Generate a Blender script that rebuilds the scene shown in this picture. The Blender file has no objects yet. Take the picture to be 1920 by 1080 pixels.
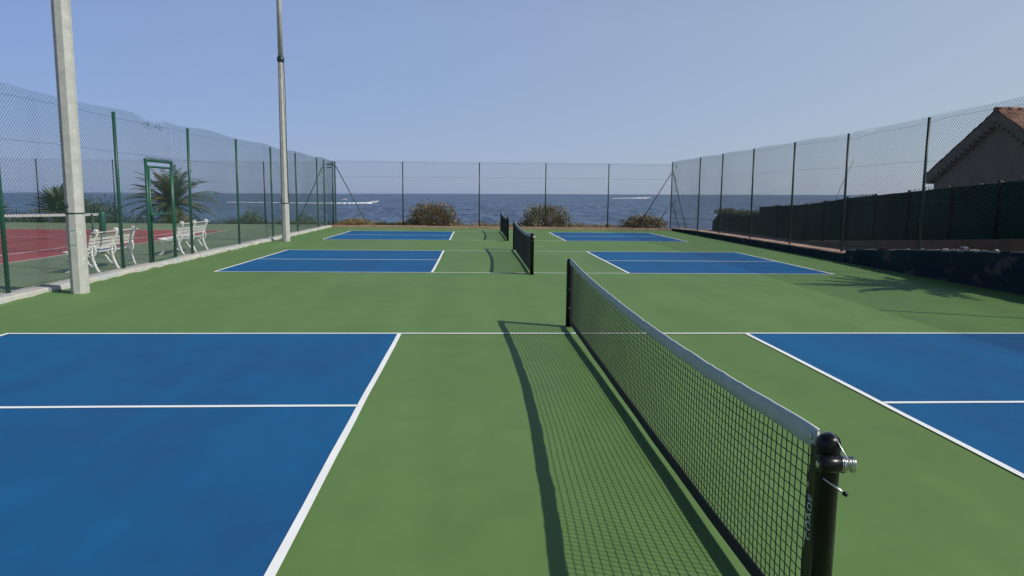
import bpy, math, random
from mathutils import Vector, Matrix
R = math.radians
random.seed(11)
scn = bpy.context.scene
col = scn.collection

# ---------------------------------------------------------------- camera
cam_d = bpy.data.cameras.new('camera')
cam = bpy.data.objects.new('camera', cam_d); col.objects.link(cam)
cam_d.sensor_width = 36.0
cam_d.lens = 1348.3/1920*36
cam_d.clip_start = 0.05
cam_d.clip_end = 60000
cam.matrix_world = (Matrix.Translation((0, 0, 1.687)) @ Matrix.Rotation(-0.05323, 4, 'Z')
                    @ Matrix.Rotation(math.pi/2-0.12958, 4, 'X') @ Matrix.Rotation(0.00992, 4, 'Z'))
scn.camera = cam

# ---------------------------------------------------------------- sky and sun
SUN = Vector((1.02, -0.43, 1.0)).normalized()
TILT = 0.0074                 # the courts drain: their plane leans against the horizon by this much
elev = math.asin(SUN.z); azim = math.atan2(SUN.x, SUN.y)
w = bpy.data.worlds.new('World'); scn.world = w; w.use_nodes = True
nt = w.node_tree; nt.nodes.clear()
out = nt.nodes.new('ShaderNodeOutputWorld'); bg = nt.nodes.new('ShaderNodeBackground')
sky = nt.nodes.new('ShaderNodeTexSky'); sky.sky_type = 'NISHITA'; sky.sun_disc = False
sky.sun_elevation = elev; sky.sun_rotation = azim
sky.altitude = 0; sky.air_density = 1.0; sky.dust_density = 0.6; sky.ozone_density = 3.0
tc = nt.nodes.new('ShaderNodeTexCoord'); mp = nt.nodes.new('ShaderNodeMapping')
mp.inputs['Rotation'].default_value = (0, TILT, 0)
hs = nt.nodes.new('ShaderNodeMix'); hs.data_type = 'RGBA'; hs.blend_type = 'MULTIPLY'
hs.inputs['Factor'].default_value = 1.0
hs.inputs[7].default_value = (0.80, 0.78, 0.82, 1)
bg.inputs['Strength'].default_value = 0.10
# thin summer haze over the sea: paler towards the sun's side, bluer away from it
sx = nt.nodes.new('ShaderNodeVectorMath'); sx.operation = 'DOT_PRODUCT'
h_ = Vector((SUN.x, SUN.y, 0)).normalized(); sx.inputs[1].default_value = tuple(h_)
nt.links.new(tc.outputs['Generated'], sx.inputs[0])
mr = nt.nodes.new('ShaderNodeMapRange'); mr.inputs['From Min'].default_value = -0.85; mr.inputs['From Max'].default_value = 0.35
nt.links.new(sx.outputs['Value'], mr.inputs['Value'])
hz = nt.nodes.new('ShaderNodeMix'); hz.data_type = 'RGBA'
hz.inputs[6].default_value = (2.50, 3.68, 7.2, 1); hz.inputs[7].default_value = (4.95, 5.9, 7.0, 1)
nt.links.new(mr.outputs['Result'], hz.inputs['Factor'])
hm = nt.nodes.new('ShaderNodeMix'); hm.data_type = 'RGBA'; 
sz = nt.nodes.new('ShaderNodeSeparateXYZ'); nt.links.new(tc.outputs['Generated'], sz.inputs[0])
mz = nt.nodes.new('ShaderNodeMapRange'); mz.inputs['From Min'].default_value = 0.22; mz.inputs['From Max'].default_value = 0.65
mz.inputs['To Min'].default_value = 0.66; mz.inputs['To Max'].default_value = 0.0      # the haze thins out overhead
nt.links.new(sz.outputs['Z'], mz.inputs['Value']); nt.links.new(mz.outputs['Result'], hm.inputs['Factor'])
nt.links.new(hs.outputs[2], hm.inputs[6]); nt.links.new(hz.outputs[2], hm.inputs[7])
nt.links.new(tc.outputs['Generated'], mp.inputs['Vector']); nt.links.new(mp.outputs['Vector'], sky.inputs['Vector'])
nt.links.new(sky.outputs['Color'], hs.inputs[6]); nt.links.new(hm.outputs[2], bg.inputs['Color'])
nt.links.new(bg.outputs[0], out.inputs[0])
sd = bpy.data.lights.new('sun', 'SUN'); sd.energy = 4.0; sd.angle = R(0.4); sd.color = (1.0, 0.95, 0.85)
so = bpy.data.objects.new('sun', sd); col.objects.link(so)
so.rotation_euler = (-SUN).to_track_quat('-Z', 'Y').to_euler()
scn.view_settings.view_transform = 'Standard'; scn.view_settings.look = 'None'
scn.view_settings.exposure = 0.0; scn.view_settings.gamma = 1.0

# ---------------------------------------------------------------- helpers
def tag(o, label=None, cat=None, group=None, kind=None):
    if label: o['label'] = label
    if cat: o['category'] = cat
    if group: o['group'] = group
    if kind: o['kind'] = kind
    return o

def thing(name, loc, label, cat, group=None, rz=0.0):
    o = bpy.data.objects.new(name, None); col.objects.link(o)
    o.location = loc; o.rotation_euler = (0, 0, rz); o.empty_display_size = 0.2
    return tag(o, label, cat, group)

class MB:
    """collects shapes in world or local coordinates and links them as ONE mesh"""
    def __init__(s): s.v = []; s.f = []; s.m = []; s.sm = []
    def add(s, vs, fs, mi=0, smooth=False):
        b = len(s.v); s.v += [tuple(p) for p in vs]
        for f in fs: s.f.append(tuple(i+b for i in f)); s.m.append(mi); s.sm.append(smooth)
    def box(s, x0, x1, y0, y1, z0, z1, mi=0):
        s.add([(x0,y0,z0),(x1,y0,z0),(x1,y1,z0),(x0,y1,z0),(x0,y0,z1),(x1,y0,z1),(x1,y1,z1),(x0,y1,z1)],
              [(3,2,1,0),(4,5,6,7),(0,1,5,4),(1,2,6,5),(2,3,7,6),(3,0,4,7)], mi)
    def quad(s, a, b, c, d, mi=0): s.add([a,b,c,d], [(0,1,2,3)], mi)
    def tube(s, pts, r, n=6, mi=0, cap=True, smooth=True, ph=0.0):
        pts = [Vector(p) for p in pts]; N = len(pts); rs = r if isinstance(r, (list, tuple)) else [r]*N
        vs = []; fs = []; prev = None
        for i, p in enumerate(pts):
            d = (pts[min(i+1, N-1)]-pts[max(i-1, 0)])
            if d.length < 1e-9: d = Vector((0, 0, 1))
            d.normalize()
            if prev is None:
                a = Vector((0, 0, 1)) if abs(d.z) < 0.9 else Vector((1, 0, 0))
                u = d.cross(a).normalized()
            else:
                u = (prev - d*prev.dot(d)).normalized()
            prev = u; v = d.cross(u)
            for k in range(n):
                t = 2*math.pi*k/n+ph
                vs.append(p+(u*math.cos(t)+v*math.sin(t))*rs[i])
        for i in range(N-1):
            for k in range(n):
                fs.append((i*n+k, i*n+(k+1) % n, (i+1)*n+(k+1) % n, (i+1)*n+k))
        s.add(vs, fs, mi, smooth and n > 4)
        if cap:
            b = len(s.v)-N*n
            s.f.append(tuple(b+k for k in range(n-1, -1, -1))); s.m.append(mi); s.sm.append(False)
            s.f.append(tuple(b+(N-1)*n+k for k in range(n))); s.m.append(mi); s.sm.append(False)
    def lathe(s, prof, axis0, n=20, mi=0, ax='Z', smooth=True):
        vs = []; fs = []; c = Vector(axis0)
        for (r, h) in prof:
            for k in range(n):
                t = 2*math.pi*k/n; a, b = r*math.cos(t), r*math.sin(t)
                if ax == 'Z': vs.append(c+Vector((a, b, h)))
                elif ax == 'X': vs.append(c+Vector((h, a, b)))
                else: vs.append(c+Vector((a, h, b)))
        for i in range(len(prof)-1):
            for k in range(n):
                q = (i*n+k, i*n+(k+1) % n, (i+1)*n+(k+1) % n, (i+1)*n+k)
                fs.append(q)
        s.add(vs, fs, mi, smooth)
        b = len(s.v)-len(prof)*n
        s.f.append(tuple(b+k for k in range(n-1, -1, -1))); s.m.append(mi); s.sm.append(False)
        s.f.append(tuple(b+(len(prof)-1)*n+k for k in range(n))); s.m.append(mi); s.sm.append(False)
    def build(s, name, mats, parent=None, bevel=0.0):
        me = bpy.data.meshes.new(name); me.from_pydata(s.v, [], s.f)
        if not isinstance(mats, (list, tuple)): mats = [mats]
        for m in mats: me.materials.append(m)
        me.polygons.foreach_set('material_index', s.m)
        me.polygons.foreach_set('use_smooth', s.sm)
        me.update()
        o = bpy.data.objects.new(name, me); col.objects.link(o)
        if parent: o.parent = parent
        if bevel:
            b = o.modifiers.new('bevel', 'BEVEL'); b.width = bevel; b.segments = 2; b.limit_method = 'ANGLE'
        return o

def copy_tree(o, parent=None):
    c = o.copy(); col.objects.link(c); c.parent = parent
    for ch in [k for k in bpy.data.objects if k.parent == o]: copy_tree(ch, c)
    return c

def lerp_table(tab, t):
    if t <= tab[0][0]: return tab[0][1]
    for (a, va), (b, vb) in zip(tab, tab[1:]):
        if t <= b:
            k = (t-a)/(b-a); return va+(vb-va)*k
    return tab[-1][1]

# ---------------------------------------------------------------- materials
def new_mat(name, rough=0.6, metal=0.0, spec=0.5):
    m = bpy.data.materials.new(name); m.use_nodes = True
    n = m.node_tree; b = n.nodes['Principled BSDF']
    b.inputs['Roughness'].default_value = rough; b.inputs['Metallic'].default_value = metal
    b.inputs['Specular IOR Level'].default_value = spec
    return m, n, b

def noise(n, scale, detail=4, rough=0.55, dist=0.0, vec=None):
    t = n.nodes.new('ShaderNodeTexNoise'); t.inputs['Scale'].default_value = scale
    t.inputs['Detail'].default_value = detail; t.inputs['Roughness'].default_value = rough
    t.inputs['Distortion'].default_value = dist
    if vec is not None: n.links.new(vec, t.inputs['Vector'])
    return t

def coords(n, scale=(1, 1, 1), rot=(0, 0, 0)):
    g = n.nodes.new('ShaderNodeNewGeometry'); mp = n.nodes.new('ShaderNodeMapping')
    mp.inputs['Scale'].default_value = scale; mp.inputs['Rotation'].default_value = rot
    n.links.new(g.outputs['Position'], mp.inputs['Vector']); return mp.outputs['Vector']

def ramp(n, src, stops):
    r = n.nodes.new('ShaderNodeValToRGB'); e = r.color_ramp.elements
    while len(e) < len(stops): e.new(0.5)
    for i, (p, c) in enumerate(stops):
        e[i].position = p; e[i].color = (*c, 1) if len(c) == 3 else c
    n.links.new(src, r.inputs['Fac']); return r.outputs['Color']

def mixc(n, fac, a, b, mode='MIX'):
    m = n.nodes.new('ShaderNodeMix'); m.data_type = 'RGBA'; m.blend_type = mode
    for sock, val in ((m.inputs['Factor'], fac), (m.inputs[6], a), (m.inputs[7], b)):
        if isinstance(val, (int, float)): sock.default_value = val
        elif isinstance(val, tuple): sock.default_value = (*val, 1)
        else: n.links.new(val, sock)
    return m.outputs[2]

def bump(n, b, src, strength=0.3, dist=0.01):
    bn = n.nodes.new('ShaderNodeBump'); bn.inputs['Strength'].default_value = strength
    bn.inputs['Distance'].default_value = dist
    n.links.new(src, bn.inputs['Height']); n.links.new(bn.outputs[0], b.inputs['Normal'])

def sc(c, k): return tuple(min(1, x*k) for x in c)

def mottled(name, base, var=0.15, scale=3.0, fine=60.0, rough=0.6, metal=0.0, bumpk=0.15, bdist=0.004, spec=0.5, vscale=(1, 1, 1)):
    m, n, b = new_mat(name, rough, metal, spec)
    v = coords(n, vscale)
    a = noise(n, scale, 5, 0.6, 0, v); f = noise(n, fine, 3, 0.6, 0, v)
    c = ramp(n, a.outputs['Fac'], [(0.3, sc(base, 1-var)), (0.7, sc(base, 1+var))])
    c2 = mixc(n, 0.5*var, c, ramp(n, f.outputs['Fac'], [(0.35, sc(base, 0.6)), (0.65, sc(base, 1.4))]))
    n.links.new(c2, b.inputs['Base Color'])
    if bumpk: bump(n, b, f.outputs['Fac'], bumpk, bdist)
    return m

M = {}
def court_mat(name, c1, c2, rough=0.62, spec=0.3, bigs=0.28, stk=0.22):
    """acrylic court paint: broad squeegee passes, faint rubbed patches, sand grain"""
    m, n, b = new_mat(name, rough, 0, spec)
    v = coords(n); vs = coords(n, (0.6, 0.12, 1), (0, 0, R(28)))
    big = noise(n, bigs, 3, 0.5, 0.3, v); st = noise(n, 2.2, 4, 0.6, 0.2, vs); mid = noise(n, 2.4, 5, 0.62, 0.5, v)
    grain = noise(n, 420, 2, 0.6, 0, v)
    c = ramp(n, big.outputs['Fac'], [(0.38, c1), (0.62, c2)])
    c = mixc(n, stk, c, ramp(n, st.outputs['Fac'], [(0.42, sc(c1, 0.75)), (0.6, sc(c2, 1.2))]))
    c = mixc(n, 0.16, c, ramp(n, mid.outputs['Fac'], [(0.35, sc(c1, 0.7)), (0.7, sc(c2, 1.35))]))
    # faint dusty scuffs
    sp = noise(n, 7, 8, 0.72, 0.8, coords(n, (1, 0.35, 1), (0, 0, R(-20))))
    fac = ramp(n, sp.outputs['Fac'], [(0.66, (0, 0, 0)), (0.8, (0.22, 0.22, 0.22))])
    c = mixc(n, fac, c, (0.35, 0.4, 0.38))
    c = mixc(n, 0.10, c, ramp(n, grain.outputs['Fac'], [(0.3, sc(c1, 0.4)), (0.7, sc(c2, 1.8))]))
    n.links.new(c, b.inputs['Base Color'])
    r = n.nodes.new('ShaderNodeMapRange'); r.inputs['To Min'].default_value = rough-0.1; r.inputs['To Max'].default_value = rough+0.12
    n.links.new(mid.outputs['Fac'], r.inputs['Value']); n.links.new(r.outputs[0], b.inputs['Roughness'])
    bump(n, b, grain.outputs['Fac'], 0.25, 0.0015)
    return m

M['green'] = court_mat('green_court_paint', (0.104, 0.188, 0.050), (0.114, 0.206, 0.060))
M['blue'] = court_mat('blue_court_paint', (0.014, 0.078, 0.205), (0.003, 0.110, 0.270), rough=0.6, spec=0.18, bigs=0.14, stk=0.20)
M['line'] = mottled('white_line_paint', (0.84, 0.86, 0.84), 0.05, 2.5, 150, 0.6, bumpk=0.1)
M['old_green'] = court_mat('faded_green_court', (0.160, 0.205, 0.108), (0.195, 0.245, 0.138))
M['old_red'] = court_mat('faded_red_court', (0.285, 0.055, 0.055), (0.335, 0.074, 0.072))
M['post_green'] = mottled('green_coated_steel', (0.012, 0.085, 0.052), 0.15, 6, 80, 0.38, bumpk=0.05)
M['post_dark'] = mottled('dark_green_coated_steel', (0.008, 0.032, 0.028), 0.15, 6, 80, 0.42, bumpk=0.05)
M['screen_post'] = mottled('black_screen_post', (0.004, 0.008, 0.007), 0.2, 6, 60, 0.8, bumpk=0, spec=0.1)
M['wire_green'] = mottled('green_plastic_wire', (0.014, 0.062, 0.052), 0.2, 4, 60, 0.4, bumpk=0)
M['wire_dark'] = mottled('dark_plastic_wire', (0.014, 0.024, 0.030), 0.2, 4, 60, 0.4, bumpk=0)
M['black'] = mottled('black_powder_coat', (0.004, 0.004, 0.005), 0.1, 20, 300, 0.30, bumpk=0.08, bdist=0.0006, spec=0.3)
M['black_cloth'] = mottled('black_webbing', (0.008, 0.010, 0.012), 0.2, 20, 400, 0.75, bumpk=0.3, bdist=0.001)
M['cord'] = mottled('black_net_cord', (0.010, 0.014, 0.012), 0.2, 20, 300, 0.6, bumpk=0)
M['canvas'] = mottled('white_canvas_band', (0.42, 0.47, 0.445), 0.08, 9, 260, 0.8, bumpk=0.35, bdist=0.0015)
M['band_and_sunlit_edge'] = mottled('white_band_and_sunlit_edge', (0.85, 0.86, 0.84), 0.04, 20, 200, 0.6, bumpk=0)  # tennis net band, and the painted sunlit edge of the pickleball nets
M['steel'] = mottled('bright_steel', (0.62, 0.62, 0.60), 0.1, 30, 200, 0.28, 1.0, bumpk=0.05)
M['letter'] = mottled('grey_letter_print', (0.75, 0.78, 0.78), 0.05, 30, 200, 0.5, bumpk=0)
M['bench'] = mottled('white_bench_paint', (0.86, 0.86, 0.82), 0.06, 8, 60, 0.45, bumpk=0.1)
M['plaster'] = mottled('grey_brown_render', (0.185, 0.150, 0.108), 0.12, 1.2, 30, 0.9, bumpk=0.4, bdist=0.01)
M['verge'] = mottled('mortar_verge', (0.150, 0.128, 0.090), 0.2, 2.5, 25, 0.9, bumpk=0.5, bdist=0.02)
M['tile'] = mottled('terracotta_tile', (0.185, 0.092, 0.058), 0.55, 2.6, 9, 0.85, bumpk=0.3, bdist=0.01)
M['brownwall'] = mottled('brown_low_wall', (0.200, 0.120, 0.064), 0.30, 1.5, 22, 0.9, bumpk=0.5, bdist=0.01)
M['pale_edge'] = mottled('pale_broken_render', (0.30, 0.265, 0.22), 0.4, 6, 30, 0.9, bumpk=0.5, bdist=0.01)
M['screen'] = mottled('green_shade_cloth', (0.006, 0.030, 0.018), 0.45, 0.7, 40, 0.9, bumpk=0.2, spec=0.05)
M['dirt'] = mottled('coast_earth', (0.20, 0.155, 0.11), 0.35, 0.8, 20, 0.95, bumpk=0.6, bdist=0.03)
M['rubble'] = mottled('white_rubble', (0.60, 0.58, 0.54), 0.2, 5, 30, 0.9, bumpk=0.3)
M['boat_white'] = mottled('white_gelcoat', (0.78, 0.79, 0.76), 0.04, 0.5, 5, 0.25, bumpk=0)
M['boat_dark'] = mottled('dark_tinted_glass', (0.02, 0.025, 0.03), 0.1, 0.5, 5, 0.1, bumpk=0)
M['foam'] = mottled('sea_foam', (0.80, 0.82, 0.83), 0.08, 0.4, 2, 0.9, bumpk=0.4, bdist=0.2)
M['trunk'] = mottled('palm_trunk_bark', (0.13, 0.075, 0.042), 0.4, 5, 30, 0.95, bumpk=0.6, bdist=0.03)
M['twig'] = mottled('dry_twig', (0.12, 0.085, 0.055), 0.3, 8, 30, 0.9, bumpk=0)
M['pink'] = mottled('pink_kerb_concrete', (0.42, 0.27, 0.20), 0.28, 1.7, 26, 0.9, bumpk=0.4, bdist=0.006)
def leaf(name, c, rough=0.6):
    m, n, b = new_mat(name, rough)
    nn = noise(n, 3.0, 3, 0.6, 0, coords(n))
    n.links.new(ramp(n, nn.outputs['Fac'], [(0.3, sc(c, 0.7)), (0.7, sc(c, 1.35))]), b.inputs['Base Color'])
    return m
L_dk = leaf('leaf_dark_olive', (0.050, 0.058, 0.024)); L_ol = leaf('leaf_olive', (0.140, 0.140, 0.060))
L_si = leaf('leaf_silver', (0.34, 0.31, 0.21)); L_br = leaf('leaf_rust', (0.27, 0.18, 0.095))
L_gr = leaf('leaf_green', (0.060, 0.105, 0.028)); L_st = leaf('leaf_straw', (0.42, 0.31, 0.16))
L_pl = leaf('palm_leaf', (0.075, 0.105, 0.042)); L_py = leaf('palm_leaf_yellow', (0.16, 0.125, 0.045))

# concrete lamp pole
m, n, b = new_mat('galvanised_concrete', 0.75); v = coords(n)
a_ = noise(n, 5, 6, 0.65, 0.4, v); s_ = noise(n, 14, 5, 0.7, 0.9, v); f_ = noise(n, 90, 3, 0.6, 0, v)
c = ramp(n, a_.outputs['Fac'], [(0.3, (0.37, 0.375, 0.35)), (0.7, (0.50, 0.505, 0.475))])
c = mixc(n, ramp(n, s_.outputs['Fac'], [(0.60, (0, 0, 0)), (0.68, (1, 1, 1))]), c, (0.66, 0.67, 0.64))
c = mixc(n, ramp(n, s_.outputs['Fac'], [(0.28, (0.7, 0.7, 0.7)), (0.36, (0, 0, 0))]), c, (0.22, 0.20, 0.17))
n.links.new(c, b.inputs['Base Color']); bump(n, b, f_.outputs['Fac'], 0.4, 0.004); M['concrete'] = m

# kerb: bare concrete with pale blue paint peeling off its face
m, n, b = new_mat('peeling_kerb', 0.9); v = coords(n)
a_ = noise(n, 2.2, 7, 0.68, 0.6, v); s_ = noise(n, 5, 6, 0.7, 0.5, v); f_ = noise(n, 70, 3, 0.6, 0, v)
c = ramp(n, a_.outputs['Fac'], [(0.3, (0.38, 0.365, 0.325)), (0.7, (0.52, 0.49, 0.44))])
c = mixc(n, ramp(n, s_.outputs['Fac'], [(0.52, (0, 0, 0)), (0.58, (1, 1, 1))]), c, (0.34, 0.42, 0.44))
c = mixc(n, ramp(n, s_.outputs['Fac'], [(0.30, (1, 1, 1)), (0.36, (0, 0, 0))]), c, (0.25, 0.22, 0.18))
n.links.new(c, b.inputs['Base Color']); bump(n, b, f_.outputs['Fac'], 0.5, 0.005); M['kerb'] = m

# retaining wall: dark blue paint flaking to grey render
m, n, b = new_mat('flaking_dark_wall', 0.85, 0, 0.15); v = coords(n, (1, 0.8, 1.3))
a_ = noise(n, 0.9, 4, 0.6, 0.3, v); s_ = noise(n, 1.35, 9, 0.72, 0.25, v); f_ = noise(n, 40, 4, 0.65, 0, v)
c = ramp(n, a_.outputs['Fac'], [(0.35, (0.010, 0.022, 0.036)), (0.65, (0.020, 0.038, 0.040))])
c = mixc(n, ramp(n, s_.outputs['Fac'], [(0.575, (0, 0, 0)), (0.60, (1, 1, 1))]), c, (0.070, 0.066, 0.058))
c = mixc(n, ramp(n, f_.outputs['Fac'], [(0.70, (0, 0, 0)), (0.74, (0.6, 0.6, 0.6))]), c, (0.25, 0.22, 0.18))
n.links.new(c, b.inputs['Base Color']); bump(n, b, s_.outputs['Fac'], 1.0, 0.06); M['darkwall'] = m

# sea
m, n, b = new_mat('sea_water', 0.12, 0, 0.5)
b.inputs['IOR'].default_value = 1.333
v1 = coords(n, (1, 1, 1)); v2 = coords(n, (0.35, 1.0, 1), (0, 0, R(12)))
w1 = noise(n, 0.30, 4, 0.7, 0.3, coords(n, (1, 0.16, 1))); w2 = noise(n, 0.06, 5, 0.7, 0.3, coords(n, (1, 0.22, 1), (0, 0, R(6)))); w3 = noise(n, 0.006, 4, 0.6, 0, v2)
add = n.nodes.new('ShaderNodeMath'); add.operation = 'MULTIPLY_ADD'; add.inputs[1].default_value = 2.4
n.links.new(w2.outputs['Fac'], add.inputs[0]); n.links.new(w1.outputs['Fac'], add.inputs[2])
c = ramp(n, w2.outputs['Fac'], [(0.42, (0.006, 0.026, 0.068)), (0.60, (0.090, 0.145, 0.250))])
c1 = ramp(n, w1.outputs['Fac'], [(0.43, (0.002, 0.016, 0.050)), (0.60, (0.170, 0.235, 0.335))])  # glitter and dark sides of the ripples painted into the water colour
c = mixc(n, 0.55, c, c1)
c = mixc(n, 0.20, c, ramp(n, w3.outputs['Fac'], [(0.40, (0.024, 0.058, 0.120)), (0.60, (0.050, 0.095, 0.185))]))
n.links.new(c, b.inputs['Base Color']); bump(n, b, add.outputs[0], 0.6, 1.2)
b.inputs['Specular IOR Level'].default_value = 0.22
b.inputs['Roughness'].default_value = 0.32; M['sea'] = m

# ================================================================ STRUCTURE
def sheet(name, mat, x0, x1, y0, y1, z):
    q = MB(); q.quad((x0, y0, z), (x1, y0, z), (x1, y1, z), (x0, y1, z))
    return tag(q.build(name, mat), kind='structure')

# sea, one wide sheet to the horizon
SEA = -6.3
def sea_z(x): return SEA+TILT*x
from mathutils import noise as mnoise
def wave_h(x, y, r):
    k = min(1.0, 0.35+r/500)
    return 1.2*(.42*mnoise.noise(Vector((x/26, y/15, 1.3)))+.30*mnoise.noise(Vector((x/9.5, y/6.5, 4.1)))*1.3+.20*mnoise.noise(Vector((x/4.1, y/3.1, 9.7))))*k
q = MB(); vs = []; rs_ = [44.0]
while rs_[-1] < 1700: rs_.append(rs_[-1]*1.0135)
NA = 620; A0, A1 = R(-46), R(44)
for r in rs_:
    for i in range(NA+1):
        a = A0+(A1-A0)*i/NA; x, y = r*math.sin(a), r*math.cos(a)
        vs.append((x, y, sea_z(x)+wave_h(x, y, r)+.25))
W = NA+1
q.add(vs, [(j*W+i, j*W+i+1, (j+1)*W+i+1, (j+1)*W+i) for j in range(len(rs_)-1) for i in range(NA)], 0, True)
tag(q.build('sea', M['sea']), kind='structure')
q = MB(); S = 40000
q.quad((-S, -S, sea_z(-S)), (S, -S, sea_z(S)), (S, S, sea_z(S)), (-S, S, sea_z(-S)))
tag(q.build('sea', M['sea']), kind='structure')

# land, its edge breaking down to the water beyond the fences
q = MB(); xs = [-120+4*i for i in range(61)]
rows = [(-90, -0.06), (0, -0.06), (30, -0.06), (37.0, -0.10), (39.0, -0.16), (40.6, -0.28), (41.6, -0.9), (43.5, -3.0), (46, -8.0)]
vs = []; rr = random.Random(3)
for j, (y, z) in enumerate(rows):
    for x in xs:
        jy = rr.uniform(-0.35, 0.35) if j >= 5 else 0
        vs.append((x, y+jy, z))
W = len(xs)
q.add(vs, [(j*W+i, j*W+i+1, (j+1)*W+i+1, (j+1)*W+i) for j in range(len(rows)-1) for i in range(W-1)])
tag(q.build('ground', M['dirt']), kind='structure')

XK = -7.0      # kerb face left of the courts
def back_y(x): return 35.85+(x+7.0)*(34.75-35.85)/16.7
q = MB(); q.add([(-7.05, -9, 0), (9.72, -9, 0), (9.72, back_y(9.7)+.05, 0), (-7.05, back_y(-7.0)+.05, 0)], [(0, 1, 2, 3)])
tag(q.build('court_surface', M['green']), kind='structure')

XC = 1.235; HW = 6.705; KX = 2.134; CW = 6.04
FAR = [8.634, 21.425, 32.41]
bl = MB(); ln = MB(); lw = 0.05
for fy in FAR:
    ny = fy-CW
    for s in (-1, 1):
        a, b_ = sorted((XC+s*KX, XC+s*HW))
        bl.quad((a, ny, 0.004), (b_, ny, 0.004), (b_, fy, 0.004), (a, fy, 0.004))
    def line(x0, x1, y0, y1):
        hor = (x1-x0) > (y1-y0); L_ = max(x1-x0, y1-y0); k_ = max(2, int(L_/.35)); ph = (x0*3.1+y0*1.7) % 6; vs = []
        for i in range(k_+1):
            t_ = i/k_; e0 = .0035*math.sin(t_*L_*1.1+ph)+.0015*math.sin(t_*L_*4.3+ph*2); e1 = e0+.0015*math.sin(t_*L_*2.7+ph)
            if hor: vs += [(x0+(x1-x0)*t_, y0+e0, .008), (x0+(x1-x0)*t_, y1+e1, .008)]
            else: vs += [(x1+e1, y0+(y1-y0)*t_, .008), (x0+e0, y0+(y1-y0)*t_, .008)]
        ln.add(vs, [(2*i, 2*i+2, 2*i+3, 2*i+1) for i in range(k_)])
    xs_ = [XC-HW, XC-KX, XC+KX, XC+HW]
    line(XC-HW-lw/2, XC+HW+lw/2, fy-lw, fy); line(XC-HW-lw/2, XC+HW+lw/2, ny, ny+lw)
    for x in xs_: line(x-lw/2, x+lw/2, ny+lw, fy-lw)
    cy = (fy+ny)/2
    line(XC-HW+lw/2, XC-KX-lw/2, cy-lw/2, cy+lw/2); line(XC+KX+lw/2, XC+HW-lw/2, cy-lw/2, cy+lw/2)
tag(bl.build('blue_court_paint', M['blue']), kind='structure')
tag(ln.build('court_lines', M['line']), kind='structure')

# left tennis court
sheet('tennis_court_surface', M['old_green'], -34, -7.30, 2, 38.6, -0.004)
sheet('tennis_court_red_paint', M['old_red'], -21.66, -10.70, 8.3, 32.07, 0.0005)
q = MB()
def tl(x0, x1, y0, y1): q.quad((x0, y0, 0.0045), (x1, y0, 0.0045), (x1, y1, 0.0045), (x0, y1, 0.0045))
TX0, TX1 = -21.66, -10.70; TN = 20.2
tl(TX1-.05, TX1, 8.3, 32.07); tl(TX0, TX0+.05, 8.3, 32.07); tl(TX0+.05, TX1-.05, 32.0, 32.07); tl(TX0+.05, TX1-.05, 8.3, 8.37)
tl(TX1-1.42, TX1-1.37, 8.37, 32.0); tl(TX0+1.37, TX0+1.42, 8.37, 32.0)
tl(TX0+1.42, TX1-1.42, TN+6.4, TN+6.45); tl(TX0+1.42, TX1-1.42, TN-6.45, TN-6.4)
tag(q.build('tennis_court_lines', M['line']), kind='structure')

# left kerb: separate kerbstones with joints, slightly uneven
q = MB(); y = 6.0; rr = random.Random(5)
while y < 35.9:
    L = rr.uniform(1.2, 1.9); y1 = min(y+L, 35.95); dz = rr.uniform(-0.008, 0.008); dx = rr.uniform(-0.012, 0.012)
    x0 = -7.36; x1 = XK+dx; z1 = 0.085+dz; g = 0.012
    n_ = 8; vs = []
    for i in range(n_+1):
        yy = y+g+(y1-y-2*g)*i/n_; e = rr.uniform(-0.007, 0.007); ez = rr.uniform(-.005, .005)
        vs += [(x0, yy, -0.05), (x0, yy, z1+ez), (x1-0.02, yy, z1+ez), (x1+e, yy, z1-0.02), (x1+e+0.012, yy, -0.02)]
    fs = [(i*5+k, (i+1)*5+k, (i+1)*5+k+1, i*5+k+1) for i in range(n_) for k in range(4)]
    fs += [(4, 3, 2, 1, 0), tuple(n_*5+k for k in range(5))]
    q.add(vs, fs); y = y1
tag(q.build('kerb', M['kerb']), kind='structure')
# drips of green paint run up the foot of the kerb
q = MB(); y = 8.0
while y < 35.5:
    L = rr.uniform(.25, 1.0); h = rr.uniform(.006, .032)
    vs = [(XK+.0165, y, 0.001), (XK+.0165, y+L, 0.001), (XK+.0165, y+L*.8, h*.8), (XK+.0165, y+L*.45, h), (XK+.0165, y+L*.2, h*.55)]
    q.add(vs, [(0, 1, 2, 3, 4)]); y += L*rr.uniform(.8, 1.6)
tag(q.build('kerb_paint_edge', M['green']), kind='structure')
# back kerb
q = MB(); x = -7.0
while x < 9.55:
    L = rr.uniform(1.0, 2.2); x1 = min(x+L, 9.6); dz = rr.uniform(-0.012, 0.012)
    ya, yb = back_y(x), back_y(x1)
    g = .012
    q.add([(x+g, ya, -.05), (x1-g, yb, -.05), (x1-g, yb+.3, -.05), (x+g, ya+.3, -.05), (x+g, ya, .10+dz), (x1-g, yb, .10+dz), (x1-g, yb+.3, .10+dz), (x+g, ya+.3, .10+dz)],
          [(3, 2, 1, 0), (4, 5, 6, 7), (0, 1, 5, 4), (1, 2, 6, 5), (2, 3, 7, 6), (3, 0, 4, 7)]); x = x1
tag(q.build('back_kerb', M['pink']), kind='structure')

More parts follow.
